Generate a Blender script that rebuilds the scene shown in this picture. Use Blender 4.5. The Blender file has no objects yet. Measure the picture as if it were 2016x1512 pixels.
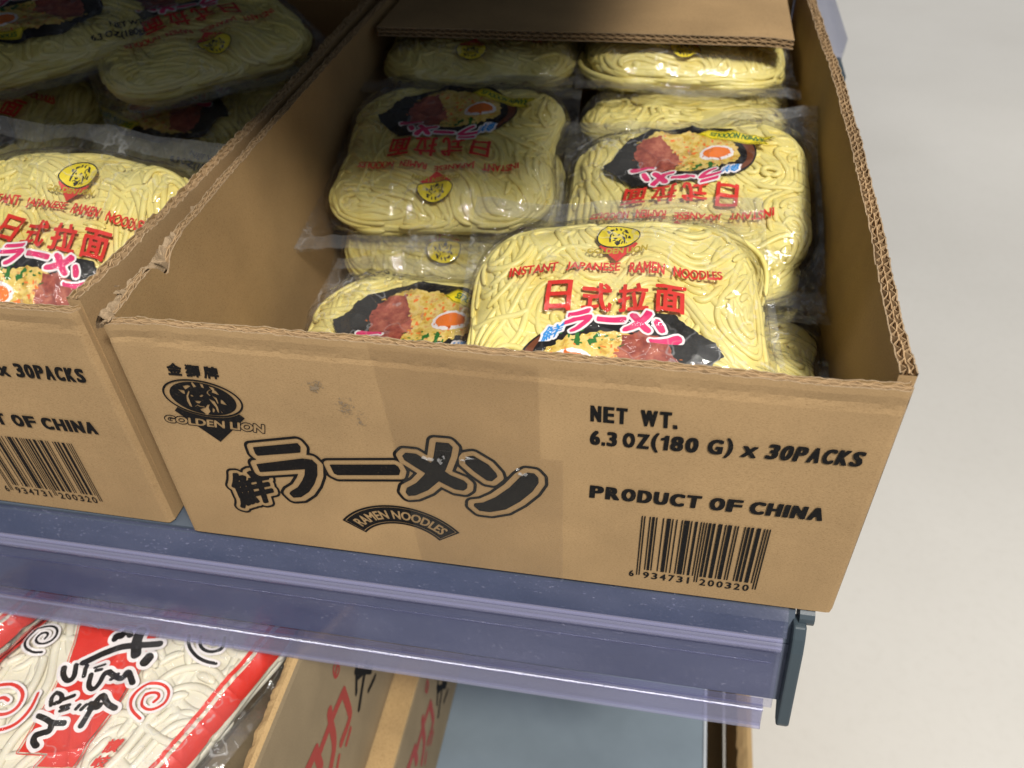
import bpy, math, random
import numpy as np
from mathutils import Vector, Matrix, Euler

sc = bpy.context.scene
COL = sc.collection
R = math.radians

# ------------------------------------------------------------------ camera
def cam_axes(p, y, r):
    f = np.array([math.sin(y)*math.cos(p), math.cos(y)*math.cos(p), -math.sin(p)])
    rg = np.array([math.cos(y), -math.sin(y), 0.0]); up = np.cross(rg, f)
    return rg*math.cos(r)+up*math.sin(r), -rg*math.sin(r)+up*math.cos(r), f
cx, cu, cf = cam_axes(0.7219, -0.2139, -0.0491)
cam = bpy.data.cameras.new('camera'); camo = bpy.data.objects.new('camera', cam); COL.objects.link(camo)
m = Matrix.Identity(4)
for i in range(3):
    m[i][0], m[i][1], m[i][2] = cx[i], cu[i], -cf[i]
m[0][3], m[1][3], m[2][3] = 0.2836, -0.3028, 0.4266
camo.matrix_world = m
cam.sensor_width = 36; cam.lens = 36*1660.06/2016
cam.clip_start = 0.02; cam.clip_end = 60
cam.dof.use_dof = True; cam.dof.focus_distance = 0.47; cam.dof.aperture_fstop = 9.0
sc.camera = camo

# ------------------------------------------------------------------ light
w = bpy.data.worlds.new('World'); sc.world = w; w.use_nodes = True
bg = w.node_tree.nodes['Background']; bg.inputs[0].default_value = (0.78, 0.87, 1.0, 1); bg.inputs[1].default_value = 0.225
def area(name, loc, target, size, power, col=(1, 0.955, 0.885), sy=None):
    l = bpy.data.lights.new(name, 'AREA'); l.energy = power; l.size = size; l.color = col
    if sy: l.shape = 'RECTANGLE'; l.size_y = sy
    o = bpy.data.objects.new(name, l); COL.objects.link(o); o.location = loc
    o.rotation_euler = (Vector(target)-Vector(loc)).to_track_quat('-Z', 'Y').to_euler()
    return o
area('overhead_lamp', (1.13, -1.28, 2.35), (0.25, 0.2, 0.1), 0.42, 104)
area('overhead_lamp', (0.1, -0.72, 2.4), (0.1, -0.3, 0.0), 3.2, 26, (1, .97, .93), .10)  # long strip added for highlight lines on the label strip and front fill
for _p, _e, _c in (((1.9, 1.1, 2.5), 150, 66), ((1.9, 4.5, 2.6), 320, 84)):  # added spots brighten the floor, cones narrow enough to miss the cartons
    _l = bpy.data.lights.new('floor_fill_spot', 'SPOT'); _l.energy = _e; _l.spot_size = R(_c); _l.spot_blend = .6; _l.shadow_soft_size = .35; _l.color = (1, .97, .93)
    _o = bpy.data.objects.new('floor_fill_spot', _l); COL.objects.link(_o); _o.location = _p
sc.view_settings.view_transform = 'Standard'; sc.view_settings.look = 'None'
sc.view_settings.exposure = 0.0; sc.view_settings.gamma = 1.0; sc.view_settings.use_curve_mapping = False
sc.cycles.use_denoising = True
try: sc.cycles.denoiser = 'OPENIMAGEDENOISE'
except Exception: pass
sc.cycles.transparent_max_bounces = 40; sc.cycles.max_bounces = 8
sc.cycles.caustics_reflective = False; sc.cycles.caustics_refractive = False

# ------------------------------------------------------------------ numpy noise
def _h(ix, iy, iz, s):
    n = (ix*374761393 + iy*668265263 + iz*2147483647 + s*974634777) & 0xffffffff
    n = ((n ^ (n >> 13))*1274126177) & 0xffffffff
    return ((n ^ (n >> 16)) & 0xffff)/65535.0
def noise3(x, y, z, s=0):
    x, y, z = [np.asarray(v, float) for v in np.broadcast_arrays(x, y, z)]
    ix, iy, iz = np.floor(x).astype(np.int64), np.floor(y).astype(np.int64), np.floor(z).astype(np.int64)
    fx, fy, fz = x-ix, y-iy, z-iz
    fx, fy, fz = [t*t*(3-2*t) for t in (fx, fy, fz)]
    o = 0
    for a in (0, 1):
        for b in (0, 1):
            for c in (0, 1):
                o = o+_h(ix+a, iy+b, iz+c, s)*(fx if a else 1-fx)*(fy if b else 1-fy)*(fz if c else 1-fz)
    return o*2-1
def noise2(x, y, s=0): return noise3(x, y, 0.37, s)
def noise1(x, s=0): return noise3(x, 0.21, 0.37, s)

# ------------------------------------------------------------------ materials
MATS = {}
def mat(name, base=(.5, .5, .5), rough=.5, metal=0, spec=.5, **kw):
    m = bpy.data.materials.new(name); m.use_nodes = True
    b = m.node_tree.nodes['Principled BSDF']
    b.inputs['Base Color'].default_value = (*base, 1); b.inputs['Roughness'].default_value = rough
    b.inputs['Metallic'].default_value = metal; b.inputs['Specular IOR Level'].default_value = spec
    for k, v in kw.items(): b.inputs[k.replace('_', ' ')].default_value = v
    MATS[name] = m; return m
def nd(m, t, **kw):
    n = m.node_tree.nodes.new(t)
    for k, v in kw.items(): setattr(n, k, v)
    return n
def lk(m, a, b): m.node_tree.links.new(a, b)
def objco(m, scale=(1, 1, 1)):
    t = nd(m, 'ShaderNodeTexCoord'); mp = nd(m, 'ShaderNodeMapping'); mp.inputs['Scale'].default_value = scale
    lk(m, t.outputs['Object'], mp.inputs['Vector']); return mp.outputs['Vector']
def ntex(m, vec, scale, detail=3, rough=.55):
    n = nd(m, 'ShaderNodeTexNoise'); n.inputs['Scale'].default_value = scale; n.inputs['Detail'].default_value = detail
    n.inputs['Roughness'].default_value = rough; lk(m, vec, n.inputs['Vector']); return n.outputs['Fac']
def ramp(m, fac, stops):
    r = nd(m, 'ShaderNodeValToRGB'); e = r.color_ramp.elements
    while len(e) < len(stops): e.new(.5)
    for i, (p, c) in enumerate(stops): e[i].position = p; e[i].color = (*c, 1) if len(c) == 3 else c
    lk(m, fac, r.inputs['Fac']); return r.outputs['Color']
def mul(m, a, b, fac=1.0, mode='MULTIPLY'):
    x = nd(m, 'ShaderNodeMix', data_type='RGBA', blend_type=mode); x.inputs['Factor'].default_value = fac
    lk(m, a, x.inputs['A']); lk(m, b, x.inputs['B']); return x.outputs['Result']
def bump(m, fac, strength, dist):
    b = nd(m, 'ShaderNodeBump'); b.inputs['Strength'].default_value = strength; b.inputs['Distance'].default_value = dist
    lk(m, fac, b.inputs['Height']); lk(m, b.outputs['Normal'], m.node_tree.nodes['Principled BSDF'].inputs['Normal'])
def bsdf(m): return m.node_tree.nodes['Principled BSDF']

def kraft(name, base, var=1.0, stretch=(1, 1, 3)):
    m = mat(name, base, .78, spec=.25)
    v = objco(m); vs = objco(m, stretch)
    c1 = ramp(m, ntex(m, v, 14, 4), [(.3, tuple(x*.86 for x in base)), (.7, tuple(min(1, x*1.10) for x in base))])
    c2 = ramp(m, ntex(m, vs, 760, 4, .7), [(.32, (.48, .43, .36)), (.48, (1, 1, 1)), (.60, (1.0, 1.0, 1.0)), (.74, (1.4, 1.37, 1.27))])
    c = mul(m, c1, c2, .6*var)
    fib = ramp(m, ntex(m, objco(m, (1.2, 1.2, 4)), 900, 2, .5), [(.27, (.50, .42, .34)), (.335, (1, 1, 1))])
    c = mul(m, c, fib, .75*var)
    lk(m, c, bsdf(m).inputs['Base Color'])
    wv = nd(m, 'ShaderNodeTexWave'); wv.bands_direction = 'X'; wv.inputs['Scale'].default_value = 40; wv.inputs['Distortion'].default_value = 1.5; wv.inputs['Detail'].default_value = 2
    lk(m, v, wv.inputs['Vector'])
    ad = nd(m, 'ShaderNodeMath', operation='MULTIPLY_ADD'); lk(m, wv.outputs['Fac'], ad.inputs[0]); ad.inputs[1].default_value = .22; lk(m, ntex(m, vs, 380, 4, .7), ad.inputs[2])
    bump(m, ad.outputs[0], .30, .0005)
    return m
KR = kraft('kraft_board', (.405, .265, .130))
KRI = kraft('kraft_inner', (.37, .24, .11))
FLU = kraft('corrugation', (.42, .28, .15), .6)
TORN = kraft('torn_board', (.34, .245, .15), 1.2)
SMUDGE = mat('grey_scuff', (.25, .185, .115), .8)
TRAY = kraft('tray_board', (.33, .25, .15))
TRAYR = kraft('tray_rim', (.45, .30, .14))
INK = mat('black_ink', (.008, .008, .009), .65, spec=.12)
_c = ramp(INK, ntex(INK, objco(INK), 700, 3, .7), [(.35, (.006, .006, .007)), (.64, (.011, .010, .0095)), (.74, (.075, .052, .030))]); lk(INK, _c, bsdf(INK).inputs['Base Color'])
def ink(n, c): return mat(n, c, .42, spec=.3)
RED = ink('red_ink', (.68, .040, .028)); PINK = ink('pink_ink', (.72, .035, .16)); WHITE = ink('white_ink', (.86, .80, .80))
BLUE = ink('blue_ink', (.015, .27, .72)); YEL = ink('yellow_ink', (.85, .68, .02)); GOLD = ink('gold_ink', (.50, .36, .03))
BLK = ink('dark_ink', (.012, .010, .010)); GRN = ink('green_ink', (.03, .16, .03)); TEAL = ink('teal_ink', (.08, .25, .16)); BRN = ink('brown_ink', (.16, .05, .02))
ORG = ink('orange_ink', (.85, .20, .03)); TRED = ink('faded_red_ink', (.42, .045, .03))
def food(name, stops, scale, detail=4):
    m = mat(name, stops[0][1], .45, spec=.3); lk(m, ramp(m, ntex(m, objco(m), scale, detail, .65), stops), bsdf(m).inputs['Base Color']); return m
MEAT = food('printed_meat', [(.3, (.20, .035, .025)), (.5, (.36, .08, .05)), (.68, (.52, .17, .10))], 150)
SOUP = food('printed_noodles', [(.32, (.45, .20, .04)), (.44, (.66, .45, .08)), (.56, (.78, .60, .20)), (.68, (.62, .24, .07))], 130)
NORI = food('printed_seaweed', [(.3, (.008, .008, .007)), (.6, (.020, .018, .016)), (.8, (.06, .05, .045))], 400)
def noodle_mat(name, a, b, sss):
    m = mat(name, a, .38, spec=.4)
    B = bsdf(m); B.inputs['Subsurface Weight'].default_value = sss; B.inputs['Subsurface Radius'].default_value = (1, .7, .25); B.inputs['Subsurface Scale'].default_value = .0025
    lk(m, ramp(m, ntex(m, objco(m), 45, 3), [(.35, a), (.65, b)]), B.inputs['Base Color'])
    return m
NOO = noodle_mat('ramen_noodle', (.78, .655, .205), (.83, .73, .29), .10)
UDON = noodle_mat('udon_noodle', (.74, .69, .555), (.79, .75, .63), .10)

def film_mat(name, tint, haze, gloss_rough, ior, hazecol, bs=.25, bscale=90):
    m = bpy.data.materials.new(name); m.use_nodes = True; nt = m.node_tree; nt.nodes.clear()
    out = nd(m, 'ShaderNodeOutputMaterial'); tr = nd(m, 'ShaderNodeBsdfTransparent'); tr.inputs[0].default_value = (*tint, 1)
    gl = nd(m, 'ShaderNodeBsdfGlossy'); gl.inputs['Roughness'].default_value = gloss_rough
    df = nd(m, 'ShaderNodeBsdfDiffuse'); df.inputs[0].default_value = (*hazecol, 1)
    fr = nd(m, 'ShaderNodeFresnel')   # same reflectance from both sides of the thin sheet
    ge = nd(m, 'ShaderNodeNewGeometry'); mr = nd(m, 'ShaderNodeMapRange'); mr.inputs['To Min'].default_value = ior; mr.inputs['To Max'].default_value = 1/ior
    lk(m, ge.outputs['Backfacing'], mr.inputs['Value']); lk(m, mr.outputs['Result'], fr.inputs['IOR'])
    bp = nd(m, 'ShaderNodeBump'); bp.inputs['Strength'].default_value = bs; bp.inputs['Distance'].default_value = .003
    lk(m, ntex(m, objco(m), bscale, 3, .5), bp.inputs['Height'])
    lk(m, bp.outputs['Normal'], gl.inputs['Normal']); lk(m, bp.outputs['Normal'], fr.inputs['Normal'])
    m1 = nd(m, 'ShaderNodeMixShader'); m2 = nd(m, 'ShaderNodeMixShader')
    m1.inputs[0].default_value = haze
    lk(m, tr.outputs[0], m1.inputs[1]); lk(m, df.outputs[0], m1.inputs[2])
    lk(m, fr.outputs[0], m2.inputs[0]); lk(m, m1.outputs[0], m2.inputs[1]); lk(m, gl.outputs[0], m2.inputs[2])
    lk(m, m2.outputs[0], out.inputs['Surface'])
    MATS[name] = m; return m
FILM = film_mat('clear_film', (.99, .99, .985), .035, .05, 1.72, (.80, .81, .82), .9, 110)
_mx = [n for n in FILM.node_tree.nodes if n.type == 'MIX_SHADER'][0]
_cr = ramp(FILM, ntex(FILM, objco(FILM), 34, 2.5, .6), [(.485, (.045,)*3), (.5, (.28,)*3), (.515, (.045,)*3)])
_cm = ramp(FILM, ntex(FILM, objco(FILM), 17, 2), [(.46, (.12,)*3), (.6, (1,)*3)])
lk(FILM, mul(FILM, _cr, _cm), _mx.inputs[0])
SEAL = film_mat('sealed_film', (.97, .97, .97), .075, .10, 1.6, (.78, .79, .80), .7, 160)
def dusty(m, base, amount):
    mx = [n for n in m.node_tree.nodes if n.type == 'MIX_SHADER'][0]
    v = objco(m, (.35, 1, 1)); a = ramp(m, ntex(m, v, 900, 2, .5), [(.66, (base,)*3), (.74, (base+amount,)*3)]); b = ramp(m, ntex(m, objco(m, (.3, 1, 1)), 40, 3), [(.4, (.15,)*3), (.7, (1,)*3)])
    lk(m, mul(m, a, b, .9), mx.inputs[0])
RAIL = film_mat('tinted_pvc', (.87, .875, .955), .03, .10, 1.5, (.50, .50, .66), .03, 60); dusty(RAIL, .045, .35)
RIDGE = film_mat('pvc_ridge', (.80, .80, .93), .17, .12, 1.6, (.60, .60, .74), .03, 60)  # paler haze than the flat strip: highlights put into the ridge's colour
RLIP = film_mat('pvc_hanging_lip', (.80, .80, .89), .15, .18, 1.6, (.50, .50, .62), .12, 45)
TAPE = film_mat('clear_tape', (.955, .94, .915), .0, .25, 1.35, (.5, .45, .4), .1, 40)
FLAKE = film_mat('tape_flake', (.95, .95, .95), .22, .12, 1.5, (.75, .75, .75), .5, 300)
def metal_mat(name, a, rough):
    m = mat(name, a, rough, spec=.4)
    lk(m, ramp(m, ntex(m, objco(m), 9, 5, .6), [(.3, tuple(x*.88 for x in a)), (.7, tuple(x*1.1 for x in a))]), bsdf(m).inputs['Base Color'])
    bump(m, ntex(m, objco(m), 900, 2), .08, .0004); return m
SLATE = metal_mat('slate_metal', (.085, .105, .135), .42)
LIP = metal_mat('lip_metal', (.10, .115, .16), .4)
DECK = metal_mat('deck_metal', (.19, .235, .275), .45)
EDGE = metal_mat('deck_edge', (.52, .55, .58), .4)
CAP = metal_mat('slate_plastic', (.045, .062, .075), .4)
FLOOR = mat('vinyl_floor', (.66, .62, .55), .38, spec=.35)
_v = objco(FLOOR)
_c = ramp(FLOOR, ntex(FLOOR, _v, 2.2, 5, .6), [(.3, (.625, .595, .54)), (.7, (.665, .635, .58))])
_c = mul(FLOOR, _c, ramp(FLOOR, ntex(FLOOR, _v, 60, 4, .7), [(.28, (.90, .89, .87)), (.5, (1, 1, 1)), (.8, (1.03, 1.03, 1.02))]), .3)
lk(FLOOR, _c, bsdf(FLOOR).inputs['Base Color'])

# ------------------------------------------------------------------ mesh helpers
class MB:
    """collects vertices, faces and per-face materials of ONE mesh object"""
    def __init__(s): s.v = []; s.f = []; s.m = []; s.mats = []; s.n = 0
    def add(s, v, f, mt):
        v = np.asarray(v, float).reshape(-1, 3)
        if mt not in s.mats: s.mats.append(mt)
        k = s.mats.index(mt)
        s.v.append(v); s.f += [[i+s.n for i in q] for q in f]; s.m += [k]*len(f); s.n += len(v)
    def box(s, lo, hi, mt):
        (a, b, c), (d, e, g) = lo, hi
        s.add([(a, b, c), (d, b, c), (d, e, c), (a, e, c), (a, b, g), (d, b, g), (d, e, g), (a, e, g)],
              [(0, 3, 2, 1), (4, 5, 6, 7), (0, 1, 5, 4), (1, 2, 6, 5), (2, 3, 7, 6), (3, 0, 4, 7)], mt)
    def grid(s, P, mt, flip=False):
        n, k = P.shape[:2]; I = np.arange(n*k).reshape(n, k)
        q = np.stack([I[:-1, :-1], I[1:, :-1], I[1:, 1:], I[:-1, 1:]], -1).reshape(-1, 4)
        if flip: q = q[:, ::-1]
        s.add(P.reshape(-1, 3), q.tolist(), mt)
    def build(s, name, parent=None, smooth=False):
        me = bpy.data.meshes.new(name)
        me.from_pydata(np.concatenate(s.v).tolist() if s.v else [], [], s.f)
        for mt in s.mats: me.materials.append(mt)
        me.polygons.foreach_set('material_index', s.m)
        if smooth: me.polygons.foreach_set('use_smooth', [True]*len(s.f))
        me.update()
        o = bpy.data.objects.new(name, me); COL.objects.link(o)
        if parent: o.parent = parent
        return o
def empty(name, label=None, cat=None, loc=(0, 0, 0), rot=(0, 0, 0), group=None):
    o = bpy.data.objects.new(name, None); COL.objects.link(o); o.location = loc; o.rotation_euler = rot
    o.empty_display_size = .03
    tag(o, label, cat, group); return o
def tag(o, label=None, cat=None, group=None, kind=None):
    for k, v in (('label', label), ('category', cat), ('group', group), ('kind', kind)):
        if v: o[k] = v
    return o
def copy_tree(o, parent=None):
    c = o.copy(); COL.objects.link(c); c.parent = parent
    for ch in list(o.children): copy_tree(ch, c)
    return c

# ------------------------------------------------------------------ flat artwork: signed distance shapes -> meshes
_TC = {}
def text_edges(s):
    """outline of a line of text, scaled to the unit square"""
    if s in _TC: return _TC[s]
    c = bpy.data.curves.new('lettering', 'FONT'); c.body = s; c.resolution_u = 3
    o = bpy.data.objects.new('lettering', c); COL.objects.link(o)
    bpy.context.view_layer.update()
    ev = o.evaluated_get(bpy.context.evaluated_depsgraph_get()); me = ev.to_mesh()
    V = np.array([v.co[:2] for v in me.vertices]); cnt = {}
    for p in me.polygons:
        for k in p.edge_keys: cnt[k] = cnt.get(k, 0)+1
    E = np.array([(*V[a], *V[b]) for (a, b), n in cnt.items() if n == 1])
    ev.to_mesh_clear(); bpy.data.objects.remove(o); bpy.data.curves.remove(c)
    lo = E.reshape(-1, 2).min(0); hi = E.reshape(-1, 2).max(0)
    E = ((E.reshape(-1, 2)-lo)/(hi-lo)).reshape(-1, 4)
    _TC[s] = (E, (hi-lo)[0]/(hi-lo)[1]); return _TC[s]
def quad_edges(E, q):
    """unit-square edges into the quad (bl, br, tr, tl)"""
    q = np.asarray(q, float); P = E.reshape(-1, 2); u, v = P[:, :1], P[:, 1:]
    return (q[0]*(1-u)*(1-v)+q[1]*u*(1-v)+q[2]*u*v+q[3]*(1-u)*v).reshape(-1, 4)
def rect(x0, y0, x1, y1, sh=0): return [(x0, y0), (x1, y0), (x1+sh, y1), (x0+sh, y1)]
def poly_edges(L):
    a = np.asarray(L, float); return np.concatenate([a, np.roll(a, -1, 0)], 1)
def sdf_edges(X, Y, E, margin=4.0, signed=True):
    """X, Y: (ny, nx) grids"""
    F = np.full(X.shape, margin)
    lo = np.minimum(E[:, 0], E[:, 2]); hi = np.maximum(E[:, 0], E[:, 2])
    for j in range(0, X.shape[1], 8):
        x = X[:, j:j+8]; y = Y[:, j:j+8]
        e = E[(hi > x.min()-margin) & (lo < x.max()+margin)]
        if not len(e): continue
        ax, ay, bx, by = [e[:, i][None, None] for i in range(4)]
        dx, dy = bx-ax, by-ay; px, py = x[..., None]-ax, y[..., None]-ay
        t = np.clip((px*dx+py*dy)/(dx*dx+dy*dy+1e-12), 0, 1)
        d = np.sqrt(((px-t*dx)**2+(py-t*dy)**2).min(-1))
        if signed:
            cr = ((ax <= x[..., None]) != (bx <= x[..., None]))
            yy = ay+np.where(np.abs(dx) < 1e-12, 0, px/np.where(np.abs(dx) < 1e-12, 1, dx))*dy
            ins = ((cr & (yy > y[..., None])).sum(-1) % 2) == 1
            d = np.where(ins, -d, d)
        F[:, j:j+8] = np.minimum(d, margin)
    return F
class Art:
    """a grid in mm on which shapes are combined"""
    def __init__(s, x0, y0, x1, y1, res):
        s.x = np.arange(x0, x1+res, res); s.y = np.arange(y0, y1+res, res); s.X, s.Y = np.meshgrid(s.x, s.y)
    def text(s, t, q, bold=0.0, ax=1.0):
        E = quad_edges(text_edges(t)[0], q)*np.array([ax, 1, ax, 1])
        return sdf_edges(s.X*ax, s.Y, E, 8.0)-bold
    def grow(s, F, bx, by):
        res = s.x[1]-s.x[0]
        for ax_, b in ((1, bx), (0, by)):
            k = int(round(b/res)); G = F
            for q in range(1, k+1): G = np.minimum(G, np.minimum(np.roll(F, q, ax_), np.roll(F, -q, ax_)))
            F = G
        return F
    def chars(s, t, x0, x1, z0, z1, rise=0.0, lean=0.0, bx=.6, by=.4, gap=.16):
        wd = [{'I': .36, '1': .64, 'W': 1.42, 'M': 1.25, '.': .36}.get(c, 1.0) for c in t]
        u = (x1-x0)/(sum(wd)+gap*(len(t)-1)); x = x0; F = None
        for c, k in zip(t, wd):
            a, e = x, x+k*u; y = lambda q: (q-x0)*rise; zt = z0+(z1-z0)*.24 if c == '.' else z1
            if c in '1I.':
                P = [(0, 0), (1, 0), (1, 1), (0, 1)] if c != '1' else [(.44, 0), (1, 0), (1, 1), (.52, 1), (.36, .86), (0, .80), (0, .64), (.44, .66)]
                f = s.polys([[(a+p*(e-a)+lean*q, z0+q*(zt-z0)+y(a)) for p, q in P]])
            else: f = s.grow(s.text(c, [(a+bx, z0+by+y(a)), (e-bx, z0+by+y(e)), (e-bx+lean, zt-by+y(e)), (a+bx+lean, zt-by+y(a))]), bx, by)
            F = f if F is None else np.minimum(F, f); x += (k+gap)*u
        return F
    def polys(s, LL):
        F = None
        for L in LL:
            f = sdf_edges(s.X, s.Y, poly_edges(L), 12.0); F = f if F is None else np.minimum(F, f)
        return F
    def strokes(s, LL, k=1.0):
        F = np.full(s.X.shape, 12.0)
        for L, r in LL:
            a = np.asarray(L, float)
            for _ in range(2):   # soften the corners of the hand-drawn line
                if len(a) > 2:
                    q = np.empty((2*len(a), 2)); q[0] = a[0]; q[-1] = a[-1]
                    q[1:-1:2] = a[:-1]*.75+a[1:]*.25; q[2:-1:2] = a[:-1]*.25+a[1:]*.75; a = q
            F = np.minimum(F, sdf_edges(s.X, s.Y, np.concatenate([a[:-1], a[1:]], 1), 12.0, False)-r*k)
        return F
    def ellipse(s, cx, cy, rx, ry, rot=0):
        c, n = math.cos(rot), math.sin(rot); x = (s.X-cx)*c+(s.Y-cy)*n; y = -(s.X-cx)*n+(s.Y-cy)*c
        k = np.sqrt((x/rx)**2+(y/ry)**2)+1e-9
        g = np.sqrt((x/rx**2)**2+(y/ry**2)**2)+1e-9
        return k*(k-1)/g
    def mesh(s, F):
        """faces where F <= 0"""
        F = np.where(np.abs(F) < 1e-6, 1e-6, F); ny, nx = F.shape
        V = np.stack([s.X, s.Y], -1).reshape(-1, 2); neg = F <= 0
        cnt = neg[:-1, :-1].astype(int)+neg[1:, :-1]+neg[1:, 1:]+neg[:-1, 1:]
        I = np.arange(ny*nx).reshape(ny, nx)
        J = np.argwhere(cnt == 4); faces = []
        for j, i in J: faces.append([int(I[j, i]), int(I[j, i+1]), int(I[j+1, i+1]), int(I[j+1, i])])
        ex = []; cache = {}; f = F.reshape(-1)
        def cross(a, b):
            k = (a, b) if a < b else (b, a)
            if k not in cache:
                t = f[k[0]]/(f[k[0]]-f[k[1]]); ex.append(V[k[0]]*(1-t)+V[k[1]]*t); cache[k] = len(V)+len(ex)-1
            return cache[k]
        for j, i in np.argwhere((cnt > 0) & (cnt < 4)):
            a, b, c, d = int(I[j, i]), int(I[j, i+1]), int(I[j+1, i+1]), int(I[j+1, i])
            for tri in ((a, b, c), (a, c, d)):
                p = []
                for k in range(3):
                    u, v = tri[k], tri[(k+1) % 3]
                    if f[u] <= 0: p.append(u)
                    if (f[u] <= 0) != (f[v] <= 0): p.append(cross(u, v))
                if len(p) >= 3: faces.append(p)
        VV = np.concatenate([V, np.array(ex).reshape(-1, 2)]) if ex else V
        used = np.unique(np.concatenate([np.array(q) for q in faces])) if faces else np.array([], int)
        mp = np.zeros(len(VV), int); mp[used] = np.arange(len(used))
        return VV[used], [[int(mp[k]) for k in q] for q in faces]
def emboss(mb, art, F, mp, mt):
    """artwork (mm) placed by mp(xy in metres) -> xyz"""
    v, f = art.mesh(F)
    if f: mb.add(mp(v/1000.0), f, mt)

# ------------------------------------------------------------------ traced artwork (mm, on the carton's front face)
LOGO = [[[65.0,87.3],[93.7,94.9],[95.0,92.0],[93.8,87.3],[66.2,80.5],[65.1,82.1]],
[[63.5,73.0],[93.9,82.5],[99.7,82.4],[102.1,78.7],[100.5,69.6],[97.0,61.4],[92.1,53.6],[85.9,47.8],[80.6,46.4],[78.7,49.7],[80.1,52.0],[85.6,56.7],[89.8,63.3],[92.2,68.2],[93.6,73.5],[64.1,66.3]],
[[109.8,79.9],[149.2,86.1],[151.0,84.6],[151.8,81.4],[150.6,77.6],[113.0,71.6],[111.1,72.7],[110.4,76.3]],
[[174.8,107.6],[181.9,107.8],[183.9,104.9],[182.5,98.2],[178.5,86.7],[173.5,76.2],[166.5,67.7],[158.5,61.8],[154.0,60.5],[152.6,63.4],[153.8,67.5],[159.8,72.5],[165.2,80.0],[168.6,86.0],[172.4,96.0]],
[[154.4,93.9],[156.6,96.7],[162.6,96.8],[169.5,91.3],[175.5,87.1],[180.6,82.5],[187.9,79.3],[189.9,76.7],[189.4,73.0],[187.2,70.7],[182.2,71.0],[174.5,75.6],[165.5,82.2],[155.3,90.6]],
[[191.3,98.9],[194.8,100.1],[202.7,94.4],[206.8,88.1],[207.3,85.3],[204.0,81.2],[201.0,81.5],[194.5,87.5],[189.9,93.1],[190.0,96.6]],
[[192.6,60.8],[197.9,62.5],[205.3,68.3],[213.7,77.8],[219.9,87.4],[223.9,91.5],[227.7,91.4],[229.9,88.3],[230.0,84.1],[226.4,76.3],[219.3,66.9],[210.9,58.7],[201.5,54.7],[195.3,54.8],[192.3,58.4]]]
SEN = [(43.4,30.6),(67.7,42.3),(68.7,69.3),(42.3,60.2)]
LION = [[[41.2,133.7],[41.6,130.1],[43.6,130.7],[42.2,133.8]],[[46.2,133.6],[46.5,130.7],[47.8,130.1],[47.8,133.0]],[[35.2,130.4],[36.2,127.9],[40.4,131.0],[38.5,131.5]],[[31.3,127.7],[33.7,124.7],[34.8,124.4],[35.3,127.1]],[[52.8,130.0],[51.5,127.7],[55.7,126.0],[54.3,129.1]],[[55.5,123.0],[54.6,119.9],[58.1,118.9],[56.5,122.4]],[[50.8,132.3],[53.2,131.5],[54.3,130.2],[52.1,129.6]],
[[37.8,127.4],[35.3,123.4],[34.4,119.5],[34.9,115.4],[36.3,114.8],[36.1,119.0],[36.2,122.8],[38.3,126.7]],[[48.3,122.8],[51.3,121.0],[52.1,116.5],[51.5,112.3],[50.8,113.3],[50.7,116.7],[49.4,119.6]],[[50.8,125.4],[53.3,123.8],[53.3,119.7],[52.6,119.6],[52.3,122.6]],[[38.1,124.5],[39.4,124.1],[39.5,123.0],[38.0,123.2]],[[43.4,124.4],[45.2,125.4],[45.9,124.7],[44.6,123.5],[43.4,123.3]],[[39.1,120.1],[43.4,120.3],[41.5,118.2],[40.1,118.4]],
[[38.1,115.8],[40.1,117.4],[41.6,116.5],[44.0,116.4],[43.8,115.6],[41.3,115.6],[39.9,116.5],[38.2,115.2]],[[40.5,113.9],[44.3,115.5],[46.3,118.1],[47.8,118.3],[46.2,115.8],[46.5,112.8],[43.4,109.3],[42.5,111.5],[41.1,112.8]],[[48.7,116.1],[49.8,114.7],[48.5,112.3],[47.7,112.5]],[[53.3,114.4],[53.7,112.6],[53.1,112.5]],[[48.7,128.0],[50.9,129.8],[52.1,129.6],[50.0,128.6],[49.1,127.0],[50.2,125.3],[49.6,124.8],[48.3,126.5]]]
TRI = [[24.2,110.6],[26.8,113.6],[62.5,114.1],[66.2,110.2],[45.7,88.9]]
OVAL = (44.6, 122.3)

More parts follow.
